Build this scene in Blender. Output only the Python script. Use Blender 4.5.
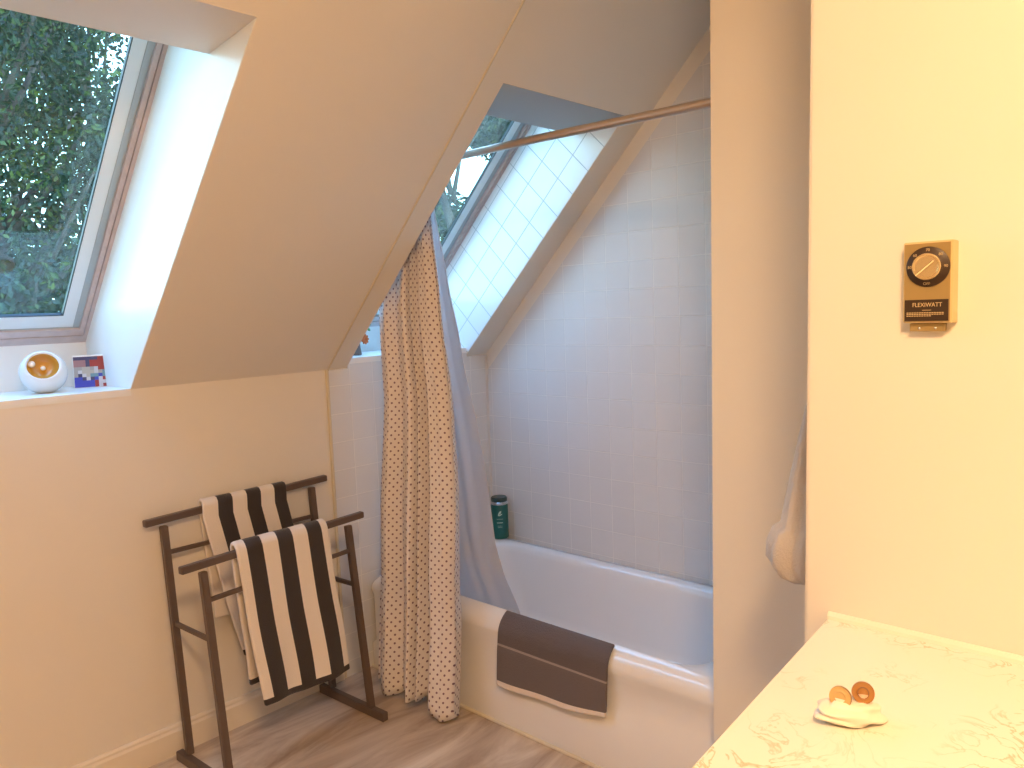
import bpy, bmesh, math, random
from mathutils import Vector, Matrix
R = math.radians
PI = math.pi
for o in list(bpy.data.objects):
    bpy.data.objects.remove(o)
SC = bpy.context.scene
COL = SC.collection

# ------------------------------------------------------------------ camera
cd = bpy.data.cameras.new('camera')
cam = bpy.data.objects.new('camera', cd)
COL.objects.link(cam)
cd.sensor_width = 36.0
cd.lens = 27.5386
cd.clip_start = 0.02
cd.clip_end = 300
rt = Vector((0.7368089, 0.6750427, -0.0378157))
up = Vector((-0.0379178, 0.0971016, 0.9945520))
bk = Vector((0.6750369, -0.7313608, 0.0971413))
m = Matrix((rt, up, bk)).transposed().to_4x4()
m.translation = Vector((0, 0, 1.43))
cam.matrix_world = m
SC.camera = cam

# ------------------------------------------------------------------ world, sun, exposure
SC.view_settings.view_transform = 'Standard'
SC.view_settings.look = 'None'
SC.view_settings.gamma = 1
SC.view_settings.use_curve_mapping = False
SC.view_settings.exposure = 0.0
W = bpy.data.worlds.new('sky')
SC.world = W
W.use_nodes = True
wn = W.node_tree.nodes
wl = W.node_tree.links
bg = wn['Background']
geo = wn.new('ShaderNodeTexCoord')
sp = wn.new('ShaderNodeSeparateXYZ')
rp = wn.new('ShaderNodeValToRGB')
rp.color_ramp.elements[0].position = 0.0
rp.color_ramp.elements[0].color = (0.62, 0.92, 1.0, 1)
rp.color_ramp.elements[1].position = 0.75
rp.color_ramp.elements[1].color = (0.29, 0.54, 1.0, 1)
wl.new(geo.outputs['Generated'], sp.inputs[0])
wl.new(sp.outputs['Z'], rp.inputs[0])
wl.new(rp.outputs[0], bg.inputs[0])
bg.inputs[1].default_value = 8.0
sd = bpy.data.lights.new('sun', 'SUN')
sd.energy = 3.0
sd.angle = R(1.0)
sd.color = (1.0, 0.86, 0.6)
sun = bpy.data.objects.new('sun', sd)
COL.objects.link(sun)
sun.rotation_euler = Vector((0.72, 0.35, 0.6)).to_track_quat('Z', 'Y').to_euler()

LAMP = 131.0
LAMP_COL = (1.0, 0.595, 0.285)

# ------------------------------------------------------------------ materials
MAT = {}


def mat(name, col, rough=0.6, metal=0.0, spec=0.5, bump=None, var=None, coat=0.0, sheen=0.0):
    """bump=(scale, strength); var=(scale, colour2, amount) procedural variation"""
    if name in MAT:
        return MAT[name]
    mt = bpy.data.materials.new(name)
    mt.use_nodes = True
    n = mt.node_tree.nodes
    l = mt.node_tree.links
    b = n['Principled BSDF']
    b.inputs['Base Color'].default_value = (*col, 1)
    b.inputs['Roughness'].default_value = rough
    b.inputs['Metallic'].default_value = metal
    b.inputs['Specular IOR Level'].default_value = spec
    b.inputs['Coat Weight'].default_value = coat
    b.inputs['Sheen Weight'].default_value = sheen
    tc = n.new('ShaderNodeTexCoord')
    if var:
        nz = n.new('ShaderNodeTexNoise')
        nz.inputs['Scale'].default_value = var[0]
        nz.inputs['Detail'].default_value = 5
        l.new(tc.outputs['Object'], nz.inputs['Vector'])
        cr = n.new('ShaderNodeValToRGB')
        cr.color_ramp.elements[0].position = 0.35
        cr.color_ramp.elements[1].position = 0.7
        c2 = [col[i] + (var[1][i] - col[i]) * var[2] for i in range(3)]
        cr.color_ramp.elements[0].color = (*col, 1)
        cr.color_ramp.elements[1].color = (*c2, 1)
        l.new(nz.outputs[0], cr.inputs[0])
        l.new(cr.outputs[0], b.inputs['Base Color'])
    if bump:
        nb = n.new('ShaderNodeTexNoise')
        nb.inputs['Scale'].default_value = bump[0]
        nb.inputs['Detail'].default_value = 3
        l.new(tc.outputs['Object'], nb.inputs['Vector'])
        bp = n.new('ShaderNodeBump')
        bp.inputs['Strength'].default_value = bump[1]
        bp.inputs['Distance'].default_value = 0.004
        l.new(nb.outputs[0], bp.inputs['Height'])
        l.new(bp.outputs[0], b.inputs['Normal'])
    MAT[name] = mt
    return mt


paint = mat('cream_paint', (0.80, 0.765, 0.70), 0.45, bump=(60, 0.06))
slope_paint = paint
trimw = mat('white_gloss_paint', (0.83, 0.83, 0.80), 0.3)
rosewood = mat('pinkish_casing', (0.62, 0.52, 0.50), 0.5, var=(30, (0.5, 0.42, 0.4), 0.6))
alu = mat('grey_aluminium', (0.42, 0.48, 0.50), 0.4, metal=0.3)
sashw = mat('white_sash_blue_lit', (0.76, 0.86, 0.90), 0.25)  # white sash, with bluish light from the shaft tinted into its colour
gasket = mat('black_gasket', (0.02, 0.03, 0.04), 0.5)
enamel = mat('white_enamel', (0.80, 0.80, 0.80), 0.12, coat=0.4)
bronze = mat('dark_bronze', (0.15, 0.108, 0.088), 0.42, metal=0.35, bump=(80, 0.05))
chrome = mat('brushed_chrome', (0.55, 0.46, 0.38), 0.28, metal=0.9)
steel = mat('silver_metal', (0.7, 0.7, 0.7), 0.25, metal=1.0)


def tile_mat(name, tile=0.1094, grout=(0.80, 0.80, 0.79), col=(0.74, 0.75, 0.76)):
    mt = bpy.data.materials.new(name)
    mt.use_nodes = True
    n = mt.node_tree.nodes
    l = mt.node_tree.links
    b = n['Principled BSDF']
    uv = n.new('ShaderNodeUVMap')
    br = n.new('ShaderNodeTexBrick')
    br.offset = 0.0
    br.squash = 1.0
    br.inputs['Scale'].default_value = 1.0
    br.inputs['Brick Width'].default_value = tile
    br.inputs['Row Height'].default_value = tile
    br.inputs['Mortar Size'].default_value = 0.0018
    br.inputs['Mortar Smooth'].default_value = 0.3
    br.inputs['Color1'].default_value = (*col, 1)
    br.inputs['Color2'].default_value = (col[0] * 0.97, col[1] * 0.97, col[2] * 0.97, 1)
    br.inputs['Mortar'].default_value = (*grout, 1)
    l.new(uv.outputs[0], br.inputs['Vector'])
    l.new(br.outputs['Color'], b.inputs['Base Color'])
    bp = n.new('ShaderNodeBump')
    bp.inputs['Strength'].default_value = 0.6
    bp.inputs['Distance'].default_value = 0.002
    inv = n.new('ShaderNodeMath')
    inv.operation = 'SUBTRACT'
    inv.inputs[0].default_value = 1.0
    l.new(br.outputs['Fac'], inv.inputs[1])
    l.new(inv.outputs[0], bp.inputs['Height'])
    l.new(bp.outputs[0], b.inputs['Normal'])
    rg = n.new('ShaderNodeMapRange')
    rg.inputs['To Min'].default_value = 0.16
    rg.inputs['To Max'].default_value = 0.7
    l.new(br.outputs['Fac'], rg.inputs['Value'])
    l.new(rg.outputs[0], b.inputs['Roughness'])
    return mt


tile = tile_mat('white_glazed_tile')
tile_dk = tile_mat('white_tile_grey_grout', grout=(0.42, 0.46, 0.48), col=(0.80, 0.82, 0.83))


def floor_mat():
    mt = bpy.data.materials.new('travertine_vinyl')
    mt.use_nodes = True
    n = mt.node_tree.nodes
    l = mt.node_tree.links
    b = n['Principled BSDF']
    tc = n.new('ShaderNodeTexCoord')
    mp = n.new('ShaderNodeMapping')
    mp.inputs['Rotation'].default_value = (0, 0, R(-12))
    mp.inputs['Scale'].default_value = (1.0, 0.22, 1.0)
    l.new(tc.outputs['Object'], mp.inputs['Vector'])
    nz = n.new('ShaderNodeTexNoise')
    nz.inputs['Scale'].default_value = 7
    nz.inputs['Detail'].default_value = 8
    nz.inputs['Roughness'].default_value = 0.62
    nz.inputs['Distortion'].default_value = 0.9
    l.new(mp.outputs[0], nz.inputs['Vector'])
    cr = n.new('ShaderNodeValToRGB')
    e = cr.color_ramp.elements
    e[0].position = 0.36
    e[0].color = (0.36, 0.265, 0.19, 1)
    e[1].position = 0.66
    e[1].color = (0.72, 0.64, 0.53, 1)
    k = cr.color_ramp.elements.new(0.5)
    k.color = (0.54, 0.44, 0.34, 1)
    l.new(nz.outputs[0], cr.inputs[0])
    l.new(cr.outputs[0], b.inputs['Base Color'])
    b.inputs['Roughness'].default_value = 0.42
    return mt


def marble_mat():
    mt = bpy.data.materials.new('cream_marbled_laminate')
    mt.use_nodes = True
    n = mt.node_tree.nodes
    l = mt.node_tree.links
    b = n['Principled BSDF']
    tc = n.new('ShaderNodeTexCoord')
    nz = n.new('ShaderNodeTexNoise')
    nz.inputs['Scale'].default_value = 15
    nz.inputs['Detail'].default_value = 7
    nz.inputs['Distortion'].default_value = 1.6
    l.new(tc.outputs['Object'], nz.inputs['Vector'])
    sb = n.new('ShaderNodeMath'); sb.operation = 'SUBTRACT'; sb.inputs[1].default_value = 0.5
    ab = n.new('ShaderNodeMath'); ab.operation = 'ABSOLUTE'
    l.new(nz.outputs[0], sb.inputs[0]); l.new(sb.outputs[0], ab.inputs[0])
    cr = n.new('ShaderNodeValToRGB')
    e = cr.color_ramp.elements
    e[0].position = 0.0; e[0].color = (0.44, 0.47, 0.32, 1)
    e[1].position = 0.026; e[1].color = (0.82, 0.81, 0.74, 1)
    l.new(ab.outputs[0], cr.inputs[0])
    n2 = n.new('ShaderNodeTexNoise')
    n2.inputs['Scale'].default_value = 6; n2.inputs['Detail'].default_value = 4
    l.new(tc.outputs['Object'], n2.inputs['Vector'])
    c2 = n.new('ShaderNodeValToRGB')
    c2.color_ramp.elements[0].position = 0.42; c2.color_ramp.elements[0].color = (0, 0, 0, 1)
    c2.color_ramp.elements[1].position = 0.58; c2.color_ramp.elements[1].color = (1, 1, 1, 1)
    l.new(n2.outputs[0], c2.inputs[0])
    mx = n.new('ShaderNodeMix'); mx.data_type = 'RGBA'
    mx.inputs[6].default_value = (0.82, 0.81, 0.74, 1)
    l.new(c2.outputs[0], mx.inputs[0]); l.new(cr.outputs[0], mx.inputs[7])
    l.new(mx.outputs[2], b.inputs['Base Color'])
    b.inputs['Roughness'].default_value = 0.35
    return mt


def curtain_mat():
    mt = bpy.data.materials.new('dotted_cotton')
    mt.use_nodes = True
    n = mt.node_tree.nodes
    l = mt.node_tree.links
    b = n['Principled BSDF']
    uv = n.new('ShaderNodeUVMap')

    def vm(op, a, bb=None):
        q = n.new('ShaderNodeVectorMath'); q.operation = op
        l.new(a, q.inputs[0])
        if bb is not None:
            if isinstance(bb, tuple): q.inputs[1].default_value = bb
            else: l.new(bb, q.inputs[1])
        return q.outputs['Value'] if op == 'LENGTH' else q.outputs[0]
    cell = 0.030
    outs = []
    for off in ((0, 0, 0), (0.5, 0.5, 0)):
        s = vm('MULTIPLY', uv.outputs[0], (1 / cell, 1 / cell, 0))
        s = vm('ADD', s, off)
        f = vm('FRACTION', s)
        f = vm('SUBTRACT', f, (0.5, 0.5, 0))
        outs.append(vm('LENGTH', f))
    mn = n.new('ShaderNodeMath'); mn.operation = 'MINIMUM'
    l.new(outs[0], mn.inputs[0]); l.new(outs[1], mn.inputs[1])
    cr = n.new('ShaderNodeValToRGB')
    cr.color_ramp.elements[0].position = 0.105; cr.color_ramp.elements[0].color = (0.20, 0.12, 0.17, 1)
    cr.color_ramp.elements[1].position = 0.145; cr.color_ramp.elements[1].color = (0.83, 0.78, 0.77, 1)
    l.new(mn.outputs[0], cr.inputs[0])
    l.new(cr.outputs[0], b.inputs['Base Color'])
    b.inputs['Roughness'].default_value = 0.9
    tr = n.new('ShaderNodeBsdfTranslucent')
    l.new(cr.outputs[0], tr.inputs[0])
    mx = n.new('ShaderNodeMixShader'); mx.inputs[0].default_value = 0.15
    l.new(b.outputs[0], mx.inputs[1]); l.new(tr.outputs[0], mx.inputs[2])
    l.new(mx.outputs[0], n['Material Output'].inputs[0])
    return mt


def translucent_mat(name, col, fac, rough=0.5):
    mt = bpy.data.materials.new(name)
    mt.use_nodes = True
    n = mt.node_tree.nodes
    l = mt.node_tree.links
    b = n['Principled BSDF']
    b.inputs['Base Color'].default_value = (*col, 1)
    b.inputs['Roughness'].default_value = rough
    tr = n.new('ShaderNodeBsdfTranslucent')
    tr.inputs[0].default_value = (*col, 1)
    mx = n.new('ShaderNodeMixShader'); mx.inputs[0].default_value = fac
    l.new(b.outputs[0], mx.inputs[1]); l.new(tr.outputs[0], mx.inputs[2])
    l.new(mx.outputs[0], n['Material Output'].inputs[0])
    return mt


def leaf_mat(name, c1, c2):
    mt = bpy.data.materials.new(name)
    mt.use_nodes = True
    n = mt.node_tree.nodes
    l = mt.node_tree.links
    b = n['Principled BSDF']
    tc = n.new('ShaderNodeTexCoord')
    nz = n.new('ShaderNodeTexNoise'); nz.inputs['Scale'].default_value = 1.7
    l.new(tc.outputs['Object'], nz.inputs['Vector'])
    cr = n.new('ShaderNodeValToRGB')
    cr.color_ramp.elements[0].position = 0.4; cr.color_ramp.elements[0].color = (*c1, 1)
    cr.color_ramp.elements[1].position = 0.65; cr.color_ramp.elements[1].color = (*c2, 1)
    l.new(nz.outputs[0], cr.inputs[0])
    l.new(cr.outputs[0], b.inputs['Base Color'])
    b.inputs['Roughness'].default_value = 0.55
    tr = n.new('ShaderNodeBsdfTranslucent')
    l.new(cr.outputs[0], tr.inputs[0])
    mx = n.new('ShaderNodeMixShader'); mx.inputs[0].default_value = 0.3
    l.new(b.outputs[0], mx.inputs[1]); l.new(tr.outputs[0], mx.inputs[2])
    l.new(mx.outputs[0], n['Material Output'].inputs[0])
    return mt


def glass_mat():
    mt = bpy.data.materials.new('window_glass')
    mt.use_nodes = True
    n = mt.node_tree.nodes
    l = mt.node_tree.links
    n.remove(n['Principled BSDF'])
    t = n.new('ShaderNodeBsdfTransparent'); t.inputs[0].default_value = (0.90, 0.97, 0.96, 1)
    g = n.new('ShaderNodeBsdfGlossy'); g.inputs['Roughness'].default_value = 0.02
    fr = n.new('ShaderNodeLayerWeight'); fr.inputs[0].default_value = 0.12
    mx = n.new('ShaderNodeMixShader')
    l.new(fr.outputs['Facing'], mx.inputs[0]); l.new(t.outputs[0], mx.inputs[1]); l.new(g.outputs[0], mx.inputs[2])
    l.new(mx.outputs[0], n['Material Output'].inputs[0])
    return mt


def stripe_mat(name, w, edge, off=0.0, flip=0, light=(0.80, 0.74, 0.68), dark=(0.040, 0.032, 0.032)):
    """stripes across UV.x in metres, dark band near UV.y < edge"""
    mt = bpy.data.materials.new(name)
    mt.use_nodes = True
    n = mt.node_tree.nodes
    l = mt.node_tree.links
    b = n['Principled BSDF']
    uv = n.new('ShaderNodeUVMap')
    s = n.new('ShaderNodeSeparateXYZ'); l.new(uv.outputs[0], s.inputs[0])

    def mth(op, a, v):
        q = n.new('ShaderNodeMath'); q.operation = op
        l.new(a, q.inputs[0])
        if isinstance(v, float): q.inputs[1].default_value = v
        else: l.new(v, q.inputs[1])
        return q.outputs[0]
    x = mth('ADD', s.outputs[0], off)
    x = mth('DIVIDE', x, 2 * w)
    x = mth('FRACT', x, 0.0)
    x = mth('GREATER_THAN', x, 0.5)
    e = mth('LESS_THAN', s.outputs[1], edge)
    x = mth('MAXIMUM', x, e)
    mx = n.new('ShaderNodeMix'); mx.data_type = 'RGBA'
    mx.inputs[6].default_value = (*light, 1); mx.inputs[7].default_value = (*dark, 1)
    l.new(x, mx.inputs[0]); l.new(mx.outputs[2], b.inputs['Base Color'])
    b.inputs['Roughness'].default_value = 0.95
    b.inputs['Sheen Weight'].default_value = 0.25
    tc = n.new('ShaderNodeTexCoord')
    nb = n.new('ShaderNodeTexNoise'); nb.inputs['Scale'].default_value = 350
    l.new(tc.outputs['Object'], nb.inputs['Vector'])
    bp = n.new('ShaderNodeBump'); bp.inputs['Strength'].default_value = 0.5; bp.inputs['Distance'].default_value = 0.003
    l.new(nb.outputs[0], bp.inputs['Height']); l.new(bp.outputs[0], b.inputs['Normal'])
    return mt


# ------------------------------------------------------------------ mesh helpers
def link(name, me, parent=None, mats=()):
    o = bpy.data.objects.new(name, me)
    COL.objects.link(o)
    for q in mats:
        me.materials.append(q)
    if parent is not None:
        o.parent = parent
        o.matrix_parent_inverse = Matrix.Identity(4)
        o.location = -Vector(parent.get('origin', (0, 0, 0))) if parent.get('origin') else (0, 0, 0)
    return o


def obj(name, bm, mts, parent=None, smooth=False, auto=None):
    if not isinstance(mts, (list, tuple)):
        mts = [mts]
    bmesh.ops.recalc_face_normals(bm, faces=bm.faces)
    if smooth or auto is not None:
        for f in bm.faces:
            f.smooth = True
    if auto is not None:
        for e in bm.edges:
            if len(e.link_faces) == 2 and e.calc_face_angle(0) > R(auto):
                e.smooth = False
    me = bpy.data.meshes.new(name)
    bm.to_mesh(me)
    bm.free()
    o = bpy.data.objects.new(name, me)
    COL.objects.link(o)
    for q in mts:
        me.materials.append(q)
    if parent is not None:
        o.parent = parent
        o.location = -parent.location
    return o


def thing(name, label, cat, loc, group=None):
    o = bpy.data.objects.new(name, None)
    COL.objects.link(o)
    o.location = loc
    o.empty_display_size = 0.05
    o['label'] = label
    o['category'] = cat
    if group:
        o['group'] = group
    return o


def tag(o, label, cat, group=None):
    o['label'] = label
    o['category'] = cat
    if group:
        o['group'] = group
    return o


def struct(o):
    o['kind'] = 'structure'
    return o


def sempty(name, loc=(0, 0, 0)):
    o = bpy.data.objects.new(name, None)
    COL.objects.link(o)
    o.location = loc
    o['kind'] = 'structure'
    return o


def box(bm, x0, x1, y0, y1, z0, z1, mi=0):
    vs = [bm.verts.new((x, y, z)) for x in (x0, x1) for y in (y0, y1) for z in (z0, z1)]
    for q in ((0, 1, 3, 2), (4, 6, 7, 5), (0, 4, 5, 1), (2, 3, 7, 6), (0, 2, 6, 4), (1, 5, 7, 3)):
        f = bm.faces.new([vs[i] for i in q])
        f.material_index = mi
    return vs


def bbox(x0, x1, y0, y1, z0, z1, bev=0.0, seg=2):
    bm = bmesh.new()
    box(bm, x0, x1, y0, y1, z0, z1)
    if bev:
        bmesh.ops.bevel(bm, geom=bm.edges[:], offset=bev, segments=seg, affect='EDGES', profile=0.5)
    return bm


def prism(bm, pts, vec, mi=0):
    """extrude polygon pts along vec"""
    v = Vector(vec)
    a = [bm.verts.new(p) for p in pts]
    b = [bm.verts.new(Vector(p) + v) for p in pts]
    n = len(pts)
    fs = [bm.faces.new(a), bm.faces.new(b[::-1])]
    for i in range(n):
        fs.append(bm.faces.new((a[i], b[i], b[(i + 1) % n], a[(i + 1) % n])))
    for f in fs:
        f.material_index = mi
    return a + b


def beam(bm, p, q, w, h, hint=(0, 0, 1)):
    """rectangular bar from p to q; w across, h along hint-ish"""
    p = Vector(p); q = Vector(q)
    d = (q - p).normalized()
    s = d.cross(Vector(hint)).normalized()
    u = s.cross(d).normalized()
    c = [p + s * (w / 2 * a) + u * (h / 2 * b) for a, b in ((-1, -1), (1, -1), (1, 1), (-1, 1))]
    vs = prism(bm, c, q - p)
    return vs


def tube(bm, pts, r, n=12, cap=True):
    pts = [Vector(p) for p in pts]
    rs = r if isinstance(r, (list, tuple)) else [r] * len(pts)
    rings = []
    prev = None
    for i, p in enumerate(pts):
        d = (pts[min(i + 1, len(pts) - 1)] - pts[max(i - 1, 0)]).normalized()
        if prev is None:
            a = d.orthogonal().normalized()
        else:
            a = (prev - d * prev.dot(d)).normalized()
        prev = a
        b = d.cross(a)
        rings.append([bm.verts.new(p + (a * math.cos(2 * PI * k / n) + b * math.sin(2 * PI * k / n)) * rs[i]) for k in range(n)])
    for i in range(len(rings) - 1):
        for k in range(n):
            bm.faces.new((rings[i][k], rings[i][(k + 1) % n], rings[i + 1][(k + 1) % n], rings[i + 1][k]))
    if cap:
        bm.faces.new(rings[0][::-1])
        bm.faces.new(rings[-1])
    return rings


def lathe(bm, prof, n=32, mtx=Matrix.Identity(4), mis=None):
    """prof: list of (r, z)"""
    rings = []
    for r, z in prof:
        if r < 1e-6:
            rings.append([bm.verts.new(mtx @ Vector((0, 0, z)))])
        else:
            rings.append([bm.verts.new(mtx @ Vector((r * math.cos(2 * PI * k / n), r * math.sin(2 * PI * k / n), z))) for k in range(n)])
    for i in range(len(rings) - 1):
        A, B = rings[i], rings[i + 1]
        for k in range(n):
            k2 = (k + 1) % n
            if len(A) == 1 and len(B) == 1:
                continue
            if len(A) == 1:
                f = bm.faces.new((A[0], B[k], B[k2]))
            elif len(B) == 1:
                f = bm.faces.new((A[k], A[k2], B[0]))
            else:
                f = bm.faces.new((A[k], A[k2], B[k2], B[k]))
            if mis:
                f.material_index = mis[i]


def setuv(bm, fn):
    uv = bm.loops.layers.uv.verify()
    for f in bm.faces:
        for lp in f.loops:
            lp[uv].uv = fn(lp.vert.co)


# ------------------------------------------------------------------ dimensions
XK = -2.534          # low wall under the slope
ZK = 1.2205
XB = -1.315          # where the slope meets the flat ceiling
ZC = 2.44
YT = 1.707           # where the tiling begins
YA = 1.842           # tub apron
YB = 2.575           # tiled long wall
XE = -0.964          # end wall of the tub alcove
YW = 1.2975          # wall with the thermostat
Y0 = -1.6
X1 = 1.5
SLP = 3.7545         # z - x on the slope
C_FR = 4.247         # z - x on the window casing plane
W1 = (0.300, 0.987)
W2 = (1.800, 2.445)



def gable(bm, ya, yb, xe):
    c = SLP + 0.10
    prism(bm, [(XK - 0.12, ya, 0), (xe, ya, 0), (xe, ya, ZC + 0.1), (ZC + 0.1 - c, ya, ZC + 0.1), (XK - 0.12, ya, XK - 0.12 + c)], (0, yb - ya, 0))


# floor
bm = bmesh.new()
box(bm, XK - 0.1, X1 + 0.1, Y0 - 0.1, YB + 0.1, -0.06, 0.0)
struct(obj('floor', bm, floor_mat()))

# low wall on the left with its tiled end
bm = bmesh.new()
box(bm, XK - 0.12, XK, Y0, W2[0], 0, ZK)
box(bm, XK - 0.12, XK, W2[0], W2[1], 0, 1.256)
box(bm, XK - 0.12, XK, W2[1], YB, 0, ZK)
wall_left = struct(obj('wall_left', bm, paint))
bm = bmesh.new()
box(bm, XK, XK + 0.007, YT, W2[0], 0.0, ZK - 0.002)
box(bm, XK, XK + 0.007, W2[0], W2[1], 0.0, 1.256)
box(bm, XK, XK + 0.007, W2[1], YB, 0.0, ZK - 0.002)
setuv(bm, lambda c: (c.y - YB + 2.188, c.z - 0.390 + 1.094))
t = obj('tile_surface', bm, tile, wall_left)
bm = bmesh.new()
tube(bm, [(XK + 0.003, YT, 0.0), (XK + 0.003, YT, ZK)], 0.007, 8)
obj('bullnose_edge', bm, mat('caulk', (0.66, 0.60, 0.47), 0.4), wall_left)

# long tiled wall behind the tub
bm = bmesh.new()
gable(bm, YB, YB + 0.12, X1)
wall_back = struct(obj('wall_back', bm, paint))
d = 0.072
bm = bmesh.new()
prism(bm, [(XK, YB, 0.0), (XE, YB, 0.0), (XE, YB, 2.43), (2.43 - SLP + d * 1.2, YB, 2.43), (XK, YB, SLP + XK - d * 1.2)], (0, -0.007, 0))
setuv(bm, lambda c: (c.x + 1.84 + 1.094, c.z - 0.390 + 1.094))
obj('tile_surface', bm, tile, wall_back)
bm = bmesh.new()
tube(bm, [(XK + 0.009, YB - 0.009, 0.39), (XK + 0.009, YB - 0.009, ZK - 0.01)], 0.006, 8)
obj('corner_caulk', bm, mat('caulk2', (0.70, 0.68, 0.66), 0.5), wall_back)

# alcove end wall, thermostat wall and the rest of the room
bm = bmesh.new()
for v in box(bm, XE, X1, 1.7875, YB, 0, ZC + 0.1):
    if v.co.x < XE + 0.01:
        v.co.x += -0.010 if v.co.z < 1 else 0.013   # corner edge skewed, foot left and top right, to match the camera view
wall_alcove = struct(obj('wall_alcove', bm, paint))
bm = bmesh.new()
for v in box(bm, -0.526, X1, YW, 1.64, 0, ZC):
    if v.co.x < 0:
        v.co.x += -0.014 if v.co.z < 1 else 0.014  # left edge of this wall also skewed to match the camera view
bmesh.ops.bevel(bm, geom=[e for e in bm.edges if e.verts[0].co.x < 0 and e.verts[1].co.x < 0 and abs(e.verts[0].co.y - YW) < 1e-4 and abs(e.verts[1].co.y - YW) < 1e-4], offset=0.006, segments=3, affect='EDGES')
struct(obj('wall_vanity', bm, paint, auto=40))
bm = bmesh.new()
box(bm, X1, X1 + 0.1, Y0, YB, 0, ZC + 0.1)
struct(obj('wall_right', bm, paint))
bm = bmesh.new()
gable(bm, Y0 - 0.1, Y0, X1 + 0.1)
struct(obj('wall_front', bm, paint))

# ceiling : flat part and slope with two shaft openings
bm = bmesh.new()
box(bm, XB, X1 + 0.1, Y0 - 0.1, YB + 0.1, ZC, ZC + 0.1)
XH = -1.650
ZH = 2.100
nv = Vector((-0.7071, 0, 0.7071)) * 0.06


def sl(x0, x1, y0, y1):
    prism(bm, [(x0, y0, x0 + SLP), (x1, y0, x1 + SLP), (x1, y1, x1 + SLP), (x0, y1, x0 + SLP)], nv)


XL2 = 1.256 - SLP
sl(XK, XH, Y0, W1[0])
sl(XK, XH, W1[1], W2[0])
sl(XK, XH, W2[1], YB)
sl(XH, XB + 0.004, Y0, YB)
struct(obj('ceiling', bm, slope_paint))
bm = bmesh.new()
a = Vector((XK + 0.006, YT + 0.004, ZK + 0.002)); b = Vector((XB, YT + 0.004, XB + SLP - 0.001))
tube(bm, [a, b], 0.0035, 6)
o = struct(obj('trim_1', bm, MAT['caulk']))

# baseboard
bm = bmesh.new()
prism(bm, [(XK, 0, 0), (XK + 0.014, 0, 0), (XK + 0.014, 0, 0.078), (XK + 0.010, 0, 0.086), (XK + 0.010, 0, 0.093), (XK + 0.005, 0, 0.10), (XK, 0, 0.10)], (0, YT - 0.01 - Y0, 0))
for v in bm.verts:
    v.co.y += Y0
struct(obj('baseboard_left', bm, mat('cream_gloss', (0.80, 0.74, 0.64), 0.3)))


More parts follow.
